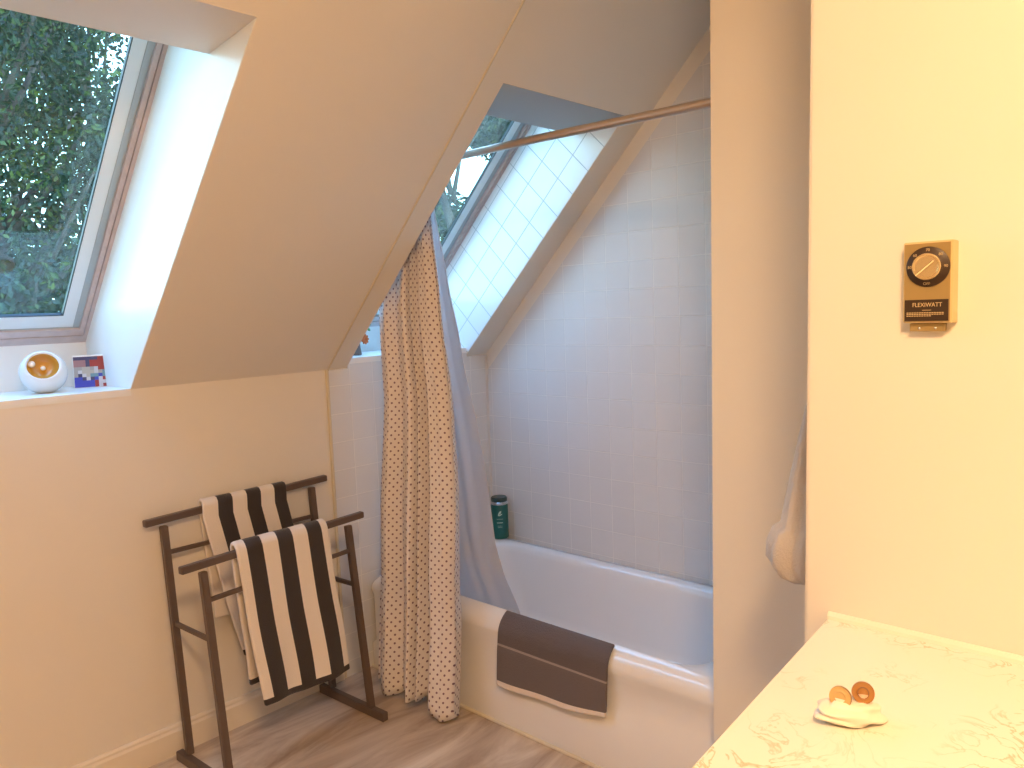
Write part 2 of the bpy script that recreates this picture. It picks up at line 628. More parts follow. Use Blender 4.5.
# ------------------------------------------------------------------ roof windows
def roof_window(name, ys, zs, lining, glassm):
    y0, y1 = ys
    root = sempty(name, (XK, (y0 + y1) / 2, zs))
    xs = -2.879
    zf = xs + C_FR                 # bottom of casing
    xh = -1.883                    # inner edge of the head
    zh = 2.079
    up_ = Vector((1, 0, 1)).normalized()
    nn = Vector((-1, 0, 1)).normalized()
    # shaft side panels
    for s, y in ((-1, y0 + 0.0015), (1, y1 - 0.0015)):
        bm = bmesh.new()
        zl = min(zs, ZK)
        pts = [(XK - 0.0, y, zs - 0.002), (XK, y, XK + SLP + 0.003), (XH, y, XH + SLP + 0.003), (xh, y, zh), (xh, y, xh + C_FR + 0.02), (xs, y, zf), (xs, y, zs - 0.002)]
        if abs(XK + SLP - (zs - 0.002)) < 0.01:
            pts = pts[1:]
        prism(bm, pts, (0, s * 0.02, 0))
        setuv(bm, lambda c: ((c.x + c.z) / math.sqrt(2) + 2.0, (c.z - c.x) / math.sqrt(2) - 0.02))
        obj('side_lining', bm, lining, root)
    # head
    bm = bmesh.new()
    prism(bm, [(xh, y0, zh), (XH + 0.0005, y0, XH + SLP - 0.0005), (XH + 0.0005, y0, XH + SLP + 0.05), (xh, y0, zh + 0.06)], (0, y1 - y0, 0))
    box(bm, xh, xh + 0.012, y0, y1, zh + 0.001, xh + C_FR)
    obj('head_lining', bm, lining if lining is tile_dk else paint, root)
    # sill board and its upstand
    bm = bmesh.new()
    box(bm, xs, XK + (0.0085 if zs > ZK + 0.01 else 0.0015), y0 + 0.001, y1 - 0.001, zs - 0.02, zs + 0.002)
    obj('sill', bm, trimw, root)
    bm = bmesh.new()
    box(bm, xs - 0.02, xs, y0, y1, zs - 0.02, zf)
    obj('upstand', bm, trimw, root)
    # casing / frame in the plane z - x = C_FR
    base = Vector((xs, 0, zf))
    L = (Vector((xh, 0, xh + C_FR)) - base).length

    def P(u, y, n):
        q = base + up_ * u + nn * n
        return (q.x, y, q.z)

    def ring(bm, u0, u1, v, wb, ws, wt, n0, n1):
        """rectangular frame: margins v at sides, from u0 to u1"""
        ya, yb = y0 + v, y1 - v
        for (ua, ub, yc, yd) in ((u0, u1, ya, ya + ws), (u0, u1, yb - ws, yb), (u0, u0 + wb, ya + ws, yb - ws), (u1 - wt, u1, ya + ws, yb - ws)):
            prism(bm, [P(ua, yc, n0), P(ub, yc, n0), P(ub, yd, n0), P(ua, yd, n0)], nn * (n1 - n0))
    bm = bmesh.new(); ring(bm, 0.0, L, 0.0, 0.030, 0.0125, 0.02, 0.0, 0.05)
    obj('casing', bm, rosewood, root)
    bm = bmesh.new(); ring(bm, 0.032, L - 0.02, 0.0145, 0.026, 0.014, 0.02, 0.003, 0.05)
    fr = obj('frame', bm, rosewood, root)
    bm = bmesh.new(); ring(bm, 0.032, L - 0.02, 0.0125, 0.002, 0.002, 0.002, 0.010, 0.05)
    obj('shadow_gap', bm, gasket, root)
    bm = bmesh.new(); ring(bm, 0.058, L - 0.04, 0.0285, 0.004, 0.020, 0.02, 0.012, 0.05)
    obj('inner_track', bm, alu, root)
    bm = bmesh.new(); ring(bm, 0.062, L - 0.06, 0.0485, 0.050, 0.036, 0.05, 0.014, 0.029)
    sash = obj('sash', bm, sashw, root)
    bm = bmesh.new(); ring(bm, 0.112, L - 0.11, 0.0845, 0.003, 0.003, 0.003, 0.016, 0.028)
    obj('glazing_gasket', bm, gasket, root)
    bm = bmesh.new()
    ya, yb = y0 + 0.080, y1 - 0.080
    prism(bm, [P(0.10, ya, 0.024), P(L - 0.10, ya, 0.024), P(L - 0.10, yb, 0.024), P(0.10, yb, 0.024)], nn * 0.004)
    obj('glass_pane', bm, glassm, root)
    return root


gm = glass_mat()
roof_window('window_1', W1, ZK, trimw, gm)
roof_window('window_2', W2, 1.256, tile_dk, gm)

# ------------------------------------------------------------------ bathtub


def rrect(x0, x1, y0, y1, r, n=8, side=14):
    pts = []
    for cx, cy, a0 in ((x1 - r, y1 - r, 0), (x0 + r, y1 - r, 90), (x0 + r, y0 + r, 180), (x1 - r, y0 + r, 270)):
        for k in range(n + 1):
            a = R(a0 + 90 * k / n)
            pts.append((cx + r * math.cos(a), cy + r * math.sin(a)))
        # intermediate side points toward next corner
        if a0 == 0: nx, ny = x0 + r, y1
        elif a0 == 90: nx, ny = x0, y0 + r
        elif a0 == 180: nx, ny = x1 - r, y0
        else: nx, ny = x1, y1 - r
        px, py = pts[-1]
        for k in range(1, side):
            pts.append((px + (nx - px) * k / side, py + (ny - py) * k / side))
    return pts


bm = bmesh.new()
tx0, tx1, ty0, ty1 = XK + 0.008, XE - 0.003, YA, YB - 0.008


def tub_ring(ins, z, r, ex=(0, 0, 0, 0), zf=None):
    pts = rrect(tx0 + ins + ex[0], tx1 - ins - ex[1], ty0 + ins + ex[2], ty1 - ins - ex[3], r)
    return [bm.verts.new((x, y, zf(x) if zf else z)) for x, y in pts]


def ledge(x):
    return 0.105 + 0.12 * max(0, min(1, (x + 2.05) / 1.0)) ** 0.8


rings = [tub_ring(0.0, 0.0, 0.006), tub_ring(0.0, 0.1, 0.006, zf=lambda x: ledge(x) - 0.004), tub_ring(0.011, 0.1, 0.006, zf=lambda x: ledge(x) + 0.006),
         tub_ring(0.010, 0.300, 0.008), tub_ring(0.003, 0.322, 0.01), tub_ring(0.003, 0.334, 0.012), tub_ring(0.0055, 0.346, 0.015), tub_ring(0.012, 0.360, 0.02),
         tub_ring(0.023, 0.374, 0.03), tub_ring(0.037, 0.385, 0.04)]
# inner opening
rings.append(tub_ring(0.0, 0.390, 0.10, ex=(0.10, 0.10, 0.052, 0.092)))
rings.append(tub_ring(0.0, 0.380, 0.10, ex=(0.112, 0.112, 0.062, 0.104)))
rings.append(tub_ring(0.0, 0.360, 0.10, ex=(0.120, 0.120, 0.070, 0.112)))
rings.append(tub_ring(0.0, 0.250, 0.12, ex=(0.165, 0.14, 0.095, 0.130)))
rings.append(tub_ring(0.0, 0.140, 0.13, ex=(0.215, 0.16, 0.125, 0.150)))
rings.append(tub_ring(0.0, 0.095, 0.12, ex=(0.25, 0.18, 0.155, 0.170)))
rings.append(tub_ring(0.0, 0.075, 0.10, ex=(0.30, 0.22, 0.215, 0.21)))
for A, B in zip(rings, rings[1:]):
    n = len(A)
    for k in range(n):
        bm.faces.new((A[k], A[(k + 1) % n], B[(k + 1) % n], B[k]))
bm.faces.new(rings[-1])
tub = thing('bathtub', 'white enamel bathtub with plain apron set against the tiled walls', 'bathtub', ((tx0 + tx1) / 2, (ty0 + ty1) / 2, 0))
obj('basin', bm, enamel, tub, auto=50)
bm = bmesh.new()
tube(bm, [(tx0, YA - 0.004, 0.004), (tx1, YA - 0.004, 0.004)], 0.006, 8)
obj('caulk_bead', bm, mat('white_caulk', (0.75, 0.70, 0.58), 0.5), tub)
bm = bmesh.new()
lathe(bm, [(0, 0.004), (0.028, 0.004), (0.032, 0.0), (0.032, -0.002), (0, -0.002)], 24, Matrix.Translation((tx1 - 0.36, 2.2, 0.0765)))
obj('drain', bm, steel, tub, smooth=False)

# ------------------------------------------------------------------ shower rod, curtain, liner
ZR = 1.936
YR = 1.873
rod = thing('shower_rod', 'round metal shower rod spanning the tub alcove from window recess to end wall', 'curtain rod', ((XE - 2.3) / 2, YR, ZR - 0.0125))
bm = bmesh.new()
tube(bm, [(-2.285, YR, ZR + 0.004), (-1.6, YR, ZR + 0.004), (XE - 0.002, YR, ZR - 0.006)], 0.0125, 20)
obj('rod_tube', bm, chrome, rod, auto=60)
for x, z in ((XE - 0.008, ZR - 0.006),):
    bm = bmesh.new()
    lathe(bm, [(0.0126, -0.02), (0.018, -0.02), (0.030, 0.0), (0.032, 0.008), (0.0126, 0.008)], 24, Matrix.Translation((x, YR, z)) @ Matrix.Rotation(R(90), 4, 'Y'))
    obj('end_flange', bm, chrome, rod, auto=40)
bm = bmesh.new()
lathe(bm, [(0.0126, -0.02), (0.018, -0.02), (0.026, 0.0), (0.028, 0.008), (0.0126, 0.008)], 24, Matrix.Translation((-2.283, YR, ZR + 0.004)) @ Matrix.Rotation(R(-90), 4, 'Y'))
obj('end_flange', bm, chrome, rod, auto=40)


def interp(z, tab):
    """tab sorted by decreasing z : (z, v)"""
    if z >= tab[0][0]: return tab[0][1]
    for (za, a), (zb, b) in zip(tab, tab[1:]):
        if z >= zb:
            k = (za - z) / (za - zb)
            k = k * k * (3 - 2 * k) * 0.35 + k * 0.65
            return a + (b - a) * k
    return tab[-1][1]


def drape(name, tl, tr, ty, z0f, z1, folds, amp, nu, nvv, mts, parent, width, thick=0.0015, xamp=0.0, ph=0.0):
    bm = bmesh.new()
    uvl = bm.loops.layers.uv.verify()
    g = []
    for j in range(nvv + 1):
        row = []
        for i in range(nu + 1):
            t = i / nu
            s = j / nvv
            z = z1 + (z0f(t) - z1) * s
            xl = interp(z, tl); xr = interp(z, tr)
            a = amp(z)
            w = 2 * PI * folds * t + ph
            tt = t + 0.10 * math.sin(2 * PI * t * 1.5 + 0.8) * (1 - abs(2 * t - 1))
            x = xl + (xr - xl) * t + xamp * math.sin(2 * w) * (t * (1 - t) * 4) ** 0.5
            y = interp(z, ty) + a * (0.75 * math.sin(2 * PI * folds * tt + ph + 0.5 * math.sin(z * 1.6)) + 0.25 * math.sin(5 * w / 3 + 1.3 + z * 0.9))
            row.append(bm.verts.new((x, y, z)))
        g.append(row)
    us = [0.0]
    jm = nvv * 2 // 3
    for i in range(nu):
        us.append(us[-1] + (g[jm][i + 1].co - g[jm][i].co).length)
    for j in range(nvv):
        for i in range(nu):
            f = bm.faces.new((g[j][i], g[j][i + 1], g[j + 1][i + 1], g[j + 1][i]))
            for lp, (ii, jj) in zip(f.loops, ((i, j), (i + 1, j), (i + 1, j + 1), (i, j + 1))):
                lp[uvl].uv = (us[ii], g[jj][ii].co.z)
    for f in bm.faces: f.smooth = True
    me = bpy.data.meshes.new(name)
    bm.to_mesh(me); bm.free()
    o = bpy.data.objects.new(name, me)
    COL.objects.link(o)
    me.materials.append(mts)
    if parent is not None:
        o.parent = parent
        o.location = -parent.location
    md = o.modifiers.new('s', 'SOLIDIFY'); md.thickness = thick; md.offset = 0
    return o


cur = thing('shower_curtain', 'cream cotton shower curtain with small dark dots, gathered and hanging outside the tub', 'shower curtain', (-2.2, 1.75, 0.03))
cl = [(1.93, -2.275), (1.477, -2.370), (1.105, -2.350), (0.725, -2.382), (0.342, -2.388), (0.02, -2.345)]
cr_ = [(1.93, -2.115), (1.736, -2.066), (1.465, -2.012), (1.125, -1.950), (0.785, -1.922), (0.438, -1.927), (0.111, -1.900), (0.0, -1.892)]
cy = [(1.93, 1.873), (1.2, 1.822), (0.39, 1.782), (0.0, 1.715)]


def hem(t):
    return 0.028 + 0.016 * math.sin(2 * PI * 3.1 * t + 1.0) + (0.012 if t > 0.93 else 0) + 0.05 * max(0, math.sin(2 * PI * 1.2 * (t - 0.35))) * t


drape('cloth', cl, cr_, cy, hem, 1.915, 4.6, lambda z: 0.014 + 0.022 * min(1, max(0, (1.9 - z) / 1.6)), 200, 70, curtain_mat(), cur, 1.0, xamp=0.006)
for k in range(7):
    x = -2.25 + 0.135 * k / 6
    bm = bmesh.new()
    tube(bm, [(x + 0.002 * math.sin(a * 2 * PI / 16), YR + 0.021 * math.cos(2 * PI * a / 16), ZR - 0.004 + 0.023 * math.sin(2 * PI * a / 16)) for a in range(17)], 0.0018, 6)
    obj('ring', bm, steel, cur, smooth=True)
lin = thing('curtain_liner', 'plain pale grey plastic liner hanging inside the tub behind the dotted curtain', 'shower liner', (-2.05, 1.95, 0.2))
ll = [(1.93, -2.250), (0.2, -2.270)]
lr = [(1.93, -2.108), (1.777, -2.078), (1.545, -2.042), (1.295, -1.998), (1.023, -1.948), (0.89, -1.932), (0.775, -1.925), (0.608, -1.918), (0.483, -1.885), (0.341, -1.843), (0.22, -1.82)]
ly = [(1.93, 1.886), (1.2, 1.915), (0.5, 1.965), (0.36, 1.995), (0.2, 2.03)]
drape('sheet', ll, lr, ly, lambda t: 0.21 + 0.015 * math.sin(9 * t), 1.912, 3.4, lambda z: 0.005, 90, 50, translucent_mat('frosted_vinyl', (0.80, 0.81, 0.84), 0.6, 0.35), lin, 0.8, xamp=0.0, ph=2.0)

# ------------------------------------------------------------------ green canister on the rim
can = thing('canister', 'dark green canister with silver collar standing on the back corner of the tub rim', 'canister', (-2.424, 2.510, 0.391))
Mx = Matrix.Translation((-2.424, 2.510, 0.3915))
greenm = mat('dark_green_plastic', (0.012, 0.115, 0.10), 0.4)
bm = bmesh.new()
lathe(bm, [(0, 0), (0.036, 0), (0.039, 0.003), (0.039, 0.150), (0.037, 0.155), (0, 0.155)], 32, Mx)
cb = obj('body', bm, greenm, can, auto=40)
bm = bmesh.new()
lathe(bm, [(0, 0.1555), (0.0372, 0.1555), (0.0378, 0.158), (0.0378, 0.166), (0.036, 0.168), (0, 0.168)], 32, Mx)
cc_ = obj('collar', bm, steel, can, auto=40); cc_['label'] = 'silver collar'
bm = bmesh.new()
lathe(bm, [(0, 0.1682), (0.036, 0.1682), (0.037, 0.171), (0.037, 0.184), (0.034, 0.188), (0, 0.189)], 32, Mx)
obj('cap', bm, mat('dark_cap', (0.02, 0.05, 0.05), 0.35), can, auto=40)
palegreen = mat('pale_green_print', (0.45, 0.62, 0.55), 0.5)
# leaf emblem and printed lines wrapped on the cylinder facing the room
def wrap(a, z, r=0.0394):
    return (-2.424 + r * math.cos(a), 2.510 + r * math.sin(a), 0.3915 + z)


A0 = math.atan2(-2.510, 2.424)
def patch(bm, pts):
    """pts in (metres across, height)"""
    vs = [bm.verts.new(wrap(A0 + p[0] / 0.039, p[1])) for p in pts]
    bm.faces.new(vs)


bm = bmesh.new()
for (cx, cz, ang, L_, w_) in ((-0.002, 0.118, 65, 0.024, 0.007), (0.004, 0.112, 30, 0.018, 0.005), (0.005, 0.124, 80, 0.014, 0.004)):
    c, s = math.cos(R(ang)), math.sin(R(ang))
    pp = []
    for k in range(12):
        a = 2 * PI * k / 12
        ex, ey = L_ / 2 * math.cos(a), w_ / 2 * math.sin(a)
        pp.append((cx + ex * c - ey * s, cz + ex * s + ey * c))
    patch(bm, pp)
obj('leaf_emblem', bm, palegreen, can)
bm = bmesh.new()
for z, w_ in ((0.098, 0.030), (0.0975, 0.030)):
    pass
for k in range(10):
    x = -0.015 + 0.003 * k
    patch(bm, [(x, 0.092), (x + 0.003, 0.092), (x + 0.003, 0.0932), (x, 0.0932)])
for k in range(9):
    x = -0.013 + 0.003 * k
    patch(bm, [(x, 0.074), (x + 0.0022, 0.074), (x + 0.0022, 0.078), (x, 0.078)])
for r_ in range(2):
    for k in range(6):
        x = -0.010 + 0.0034 * k
        patch(bm, [(x, 0.060 - r_ * 0.006), (x + 0.0026, 0.060 - r_ * 0.006), (x + 0.0026, 0.0615 - r_ * 0.006), (x, 0.0615 - r_ * 0.006)])
obj('label_print', bm, palegreen, can)


# ------------------------------------------------------------------ draped towels
def drape_towel(name, label, cat, group, y0, y1, prof, thick, mts, lenf=None, skew=0.0, parent_loc=None, wav=0.004, axis='y', uoff=0.0, yb=None, seed=1, vend=0.0):
    """prof: list of (x, z) from back hem over the bar to front hem; extruded along y.  UV.y = distance to nearest hem"""
    rnd = random.Random(seed)
    # resample
    P_ = [Vector((p[0], 0, p[1])) for p in prof]
    d = [0.0]
    for a, b in zip(P_, P_[1:]): d.append(d[-1] + (b - a).length)
    Lt = d[-1]
    ns = int(Lt / 0.012)
    pts = []
    for k in range(ns + 1):
        s = Lt * k / ns
        i = max(j for j in range(len(d)) if d[j] <= s + 1e-9)
        i = min(i, len(P_) - 2)
        t = (s - d[i]) / (d[i + 1] - d[i])
        pts.append((P_[i] + (P_[i + 1] - P_[i]) * t, s))
    nu = 40
    bm = bmesh.new()
    uvl = bm.loops.layers.uv.verify()
    g = []
    for p, s in pts:
        row = []
        for i in range(nu + 1):
            t = i / nu
            hang = min(1.0, max(0, abs(s - Lt * 0.5) / (Lt * 0.5)))
            front = s > Lt * 0.5
            y = y0 + (y1 - y0) * t + (skew * hang if front else (yb or 0.0) * hang)
            off = wav * hang * (math.sin(2 * PI * (1.3 * t + 0.2) + (0 if front else 2)) + 0.5 * math.sin(2 * PI * 3.1 * t + s * 5))
            row.append(bm.verts.new((p.x + off, y + 0.003 * math.sin(s * 14 + t * 2) * hang, p.z + (0.004 * math.sin(6 * t + seed) * hang))))
        g.append(row)
    for j in range(len(g) - 1):
        for i in range(nu):
            f = bm.faces.new((g[j][i], g[j][i + 1], g[j + 1][i + 1], g[j + 1][i]))
            f.smooth = True
            for lp, (ii, jj) in zip(f.loops, ((i, j), (i + 1, j), (i + 1, j + 1), (i, j + 1))):
                s = pts[jj][1]
                lp[uvl].uv = ((y1 - y0) * ii / nu + uoff, (Lt - s) if vend else min(s, Lt - s))
    me = bpy.data.meshes.new(name)
    bm.to_mesh(me); bm.free()
    o = bpy.data.objects.new(name, me)
    COL.objects.link(o)
    me.materials.append(mts)
    md = o.modifiers.new('s', 'SOLIDIFY'); md.thickness = thick; md.offset = 0
    md = o.modifiers.new('b', 'BEVEL'); md.width = thick * 0.42; md.segments = 3; md.limit_method = 'ANGLE'; md.angle_limit = R(60)
    tag(o, label, cat, group)
    return o


# ------------------------------------------------------------------ towel rack
rack = thing('towel_rack', 'dark bronze freestanding towel rack with two rails beside the low wall', 'towel rack', (-2.33, 1.3, 0))


def rb(name, p, q, w, h, hint=(0, 0, 1), bev=0.002, par=None):
    bm = bmesh.new()
    beam(bm, p, q, w, h, hint)
    bmesh.ops.bevel(bm, geom=bm.edges[:], offset=bev, segments=2, affect='EDGES')
    return obj(name, bm, bronze, par or rack)


for nm, y, xb0, xb1, xf0, xf1, zb, zf in (('n', 1.036, -2.437, -2.496, -2.172, -2.246, 0.787, 0.688), ('f', 1.593, -2.449, -2.508, -2.212, -2.290, 0.802, 0.692)):
    rb('foot', (-2.508 + (0.02 if y < 1.3 else 0), y - 0.012 if y < 1.3 else y - 0.01, 0.016), (-2.115 if y < 1.3 else -2.140, y + 0.006, 0.016), 0.024, 0.031)
    rb('leg', (xb0, y, 0.031), (xb1, y, zb - 0.010), 0.022, 0.022, (1, 0, 0))
    rb('leg', (xf0, y, 0.031), (xf1, y, zf - 0.010), 0.022, 0.022, (1, 0, 0))
    def at(a, b, z, z1): 
        return a + (b - a) * (z - 0.031) / (z1 - 0.041)
    rb('side_rung', (at(xb0, xb1, 0.462, zb) + 0.011, y, 0.462), (at(xf0, xf1, 0.470, zf) - 0.011, y, 0.470), 0.012, 0.015)
rb('top_rail', (-2.494, 0.975, 0.797), (-2.511, 1.660, 0.815), 0.022, 0.022)
rb('top_rail', (-2.244, 0.968, 0.699), (-2.296, 1.662, 0.706), 0.022, 0.022)
rb('lower_rail', (-2.490, 1.047, 0.690), (-2.500, 1.583, 0.685), 0.012, 0.014)
rb('lower_rail', (-2.238, 1.047, 0.589), (-2.279, 1.583, 0.594), 0.012, 0.014)


def bar_prof(xc, zt, r, zback, zfront, fx=0.0, bx=0.0):
    pr = [(xc - r + bx, zback), (xc - r + bx * 0.3, (zback + zt) / 2), (xc - r, zt - r)]
    for k in range(1, 9):
        a = PI - PI * k / 8
        pr.append((xc + r * math.cos(a), zt - r + r * math.sin(a)))
    pr += [(xc + r + fx * 0.35, (zt + zfront) / 2), (xc + r + fx, zfront)]
    return pr


tw1 = stripe_mat('striped_terry', 0.0545, 0.022, off=0.078 - 0.0545)
drape_towel('striped_towel', 'black and white striped towel folded over the front rail, nearer the camera', 'towel', 'striped towels on the rack',
            1.143, 1.474, bar_prof(-2.262, 0.732, 0.022, 0.245, 0.205, fx=0.034, bx=-0.008), 0.015, tw1, skew=0.036, yb=0.040, seed=1, wav=0.006)
tw2 = stripe_mat('striped_terry_2', 0.0525, 0.022, off=0.0)
drape_towel('striped_towel', 'black and white striped towel folded over the back rail against the wall', 'towel', 'striped towels on the rack',
            1.158, 1.470, bar_prof(-2.4985, 0.834, 0.0175, 0.42, 0.285, fx=0.045, bx=0.010), 0.010, tw2, skew=0.085, yb=0.03, seed=3, wav=0.002, vend=1.0)

# ------------------------------------------------------------------ bath mat over the tub rim
def mat_mesh():
    prof = [(1.880, 0.3945), (1.876, 0.3935), (1.868, 0.3885), (1.857, 0.379), (1.847, 0.367), (1.8385, 0.351), (1.8345, 0.335), (1.832, 0.31), (1.829, 0.28), (1.827, 0.22), (1.824, 0.155)]
    P_ = [Vector((0, p[0], p[1])) for p in prof]
    d = [0.0]
    for a, b in zip(P_, P_[1:]): d.append(d[-1] + (b - a).length)
    Lt = d[-1]
    ns, nu = 60, 60
    bm = bmesh.new()
    uvl = bm.loops.layers.uv.verify()
    g = []
    for k in range(ns + 1):
        s = Lt * k / ns
        i = min(max(j for j in range(len(d)) if d[j] <= s + 1e-9), len(P_) - 2)
        t = (s - d[i]) / (d[i + 1] - d[i])
        p = P_[i] + (P_[i + 1] - P_[i]) * t
        row = []
        for q in range(nu + 1):
            u = q / nu
            x = -1.797 + (0.447) * u + 0.006 * math.sin(s * 12) * (u - 0.5)
            drop = max(0, (s / Lt - 0.45) / 0.55)
            z = p.z - 0.0 + drop * (0.055 * u * u * 0.6)
            y = p.y - 0.010 * drop * (0.5 + 0.5 * math.sin(3.2 * u * PI + 0.6)) * (1 if drop > 0 else 0)
            row.append(bm.verts.new((x, y, z)))
        g.append((row, s))
    for j in range(ns):
        for i in range(nu):
            f = bm.faces.new((g[j][0][i], g[j][0][i + 1], g[j + 1][0][i + 1], g[j + 1][0][i]))
            f.smooth = True
            for lp, (ii, jj) in zip(f.loops, ((i, j), (i + 1, j), (i + 1, j + 1), (i, j + 1))):
                lp[uvl].uv = (0.447 * ii / nu, Lt - g[jj][1])
    me = bpy.data.meshes.new('bath_mat')
    bm.to_mesh(me); bm.free()
    return me, Lt


mm = bpy.data.materials.new('taupe_terry')
mm.use_nodes = True
n = mm.node_tree.nodes; l = mm.node_tree.links
b = n['Principled BSDF']
uv = n.new('ShaderNodeUVMap'); s = n.new('ShaderNodeSeparateXYZ'); l.new(uv.outputs[0], s.inputs[0])
cr = n.new('ShaderNodeValToRGB'); cr.color_ramp.interpolation = 'CONSTANT'
e = cr.color_ramp.elements
e[0].position = 0.0; e[0].color = (0.80, 0.72, 0.66, 1)
e[1].position = 0.018; e[1].color = (0.150, 0.125, 0.125, 1)
q = e.new(0.134); q.color = (0.34, 0.29, 0.27, 1)
q = e.new(0.143); q.color = (0.125, 0.104, 0.106, 1)
l.new(s.outputs[1], cr.inputs[0]); l.new(cr.outputs[0], b.inputs['Base Color'])
b.inputs['Roughness'].default_value = 0.95
tc = n.new('ShaderNodeTexCoord'); nb = n.new('ShaderNodeTexNoise'); nb.inputs['Scale'].default_value = 260
l.new(tc.outputs['Object'], nb.inputs['Vector'])
bp = n.new('ShaderNodeBump'); bp.inputs['Strength'].default_value = 0.6; bp.inputs['Distance'].default_value = 0.004
l.new(nb.outputs[0], bp.inputs['Height']); l.new(bp.outputs[0], b.inputs['Normal'])
me, _ = mat_mesh()
bmat_o = bpy.data.objects.new('bath_mat', me); COL.objects.link(bmat_o)
me.materials.append(mm)
md = bmat_o.modifiers.new('s', 'SOLIDIFY'); md.thickness = 0.010; md.offset = 0
md = bmat_o.modifiers.new('b', 'BEVEL'); md.width = 0.004; md.segments = 2; md.limit_method = 'ANGLE'; md.angle_limit = R(60)
tag(bmat_o, 'taupe terry bath mat with pale woven lines draped over the tub rim', 'bath mat')

# ------------------------------------------------------------------ vanity
ctop = bmesh.new()
prism(ctop, [(-0.488, YW - 0.002, 0.849), (-0.447, 0.742, 0.849), (1.40, 0.742, 0.849), (1.40, YW - 0.002, 0.849)], (0, 0, 0.038))
bmesh.ops.bevel(ctop, geom=[e for e in ctop.edges if e.verts[0].co.y < 1.2 or e.verts[1].co.y < 1.2], offset=0.004, segments=2, affect='EDGES')
cto = obj('countertop', ctop, marble_mat())
tag(cto, 'cream marbled countertop with fine olive veins below the thermostat', 'countertop')
bm = bmesh.new()
prism(bm, [(-0.486, YW - 0.0005, 0.887), (-0.486, YW - 0.010, 0.887), (-0.486, YW - 0.009, 0.893), (-0.486, YW - 0.004, 0.898), (-0.486, YW - 0.0005, 0.898)], (1.88, 0, 0))
obj('sealing_strip', bm, mat('cream_caulk', (0.86, 0.82, 0.72), 0.4), cto)
cab = thing('vanity_cabinet', 'white vanity cabinet carrying the marbled countertop', 'cabinet', (0.46, 1.03, 0))
obj('body', bbox(-0.43, 1.38, 0.79, YW - 0.003, 0.08, 0.848, 0.003), trimw, cab)
obj('plinth', bbox(-0.40, 1.36, 0.85, YW - 0.003, 0.0, 0.08), trimw, cab)
for k in range(3):
    x = -0.40 + 0.60 * k
    dr = obj('door', bbox(x, x + 0.57, 0.771, 0.789, 0.11, 0.82, 0.004), trimw, cab)
    bm = bmesh.new()
    bmesh.ops.create_uvsphere(bm, u_segments=16, v_segments=10, radius=0.014, matrix=Matrix.Translation((x + 0.52, 0.755, 0.62)))
    k_ = obj('knob', bm, steel, dr, smooth=True)
    k_.location = (0, 0, 0)


# ------------------------------------------------------------------ thermostat
def text_mesh(name, s, size, loc, mtl, parent, depth=0.0006, sx=1.0, align='CENTER'):
    cu = bpy.data.curves.new(name, 'FONT')
    cu.body = s
    cu.size = size
    cu.extrude = depth
    cu.align_x = align
    cu.align_y = 'CENTER'
    cu.resolution_u = 3
    to = bpy.data.objects.new(name + '_tmp', cu)
    COL.objects.link(to)
    dg = bpy.context.evaluated_depsgraph_get()
    dg.update()
    me = bpy.data.meshes.new_from_object(to.evaluated_get(dg))
    bpy.data.objects.remove(to)
    me.transform(Matrix.Translation(loc) @ Matrix.Rotation(R(90), 4, 'X') @ Matrix.Diagonal((sx, 1, 1, 1)))
    me.materials.clear()
    me.materials.append(mtl)
    o = bpy.data.objects.new(name, me)
    COL.objects.link(o)
    o.parent = parent
    o.location = -parent.location
    return o


th = thing('thermostat', 'gold wall thermostat with round black dial and black lettered plate', 'thermostat', (-0.336, YW, 1.384))
goldp = mat('champagne_gold', (0.40, 0.29, 0.12), 0.35, metal=0.4)
goldl = mat('pale_gold_shell', (0.72, 0.58, 0.32), 0.4, metal=0.2)
blk = mat('black_brown_plate', (0.035, 0.018, 0.010), 0.4)
gprint = mat('gold_print', (0.62, 0.48, 0.25), 0.4)
tx, tz0, tz1 = -0.335, 1.384, 1.504
fy = YW - 0.021
bm = bmesh.new()
prism(bm, [(tx - 0.033, fy, tz0), (tx + 0.033, fy, tz0), (tx + 0.036, YW - 0.0005, tz0 - 0.001), (tx - 0.036, YW - 0.0005, tz0 - 0.001)], (0, 0, tz1 - tz0))
bmesh.ops.bevel(bm, geom=bm.edges[:], offset=0.0012, segments=2, affect='EDGES')
obj('shell', bm, goldl, th)
obj('face_plate', bbox(tx - 0.0315, tx + 0.0305, fy - 0.0012, fy + 0.001, tz0 + 0.002, tz1 - 0.003, 0.0004), goldp, th)
obj('name_plate', bbox(tx - 0.0305, tx + 0.0290, fy - 0.0022, fy - 0.0012, tz0 + 0.003, tz0 + 0.0345, 0.0003), blk, th)
dc = (tx + 0.001, 1.4665)
MD = Matrix.Translation((dc[0], fy - 0.001, dc[1])) @ Matrix.Rotation(R(90), 4, 'X')
bm = bmesh.new()
lathe(bm, [(0, 0), (0.0295, 0), (0.0295, 0.0022), (0.0285, 0.003), (0, 0.003)], 48, MD)
ring = obj('dial_ring', bm, blk, th, auto=40)
bm = bmesh.new()
lathe(bm, [(0, 0.0035), (0.0195, 0.0035), (0.0195, 0.0105), (0.0185, 0.012), (0.0165, 0.012), (0.0155, 0.011), (0, 0.011)], 48, MD)
kn = obj('knob', bm, mat('bright_gold', (0.75, 0.60, 0.36), 0.25, metal=0.9), th, auto=30); kn['label'] = 'round gold knob'
bm = bmesh.new()
beam(bm, (dc[0] - 0.014, fy - 0.0128, dc[1] - 0.0125), (dc[0] + 0.010, fy - 0.0128, dc[1] + 0.008), 0.0014, 0.0012)
obj('pointer', bm, mat('cream_pointer', (0.9, 0.8, 0.5), 0.4), th)
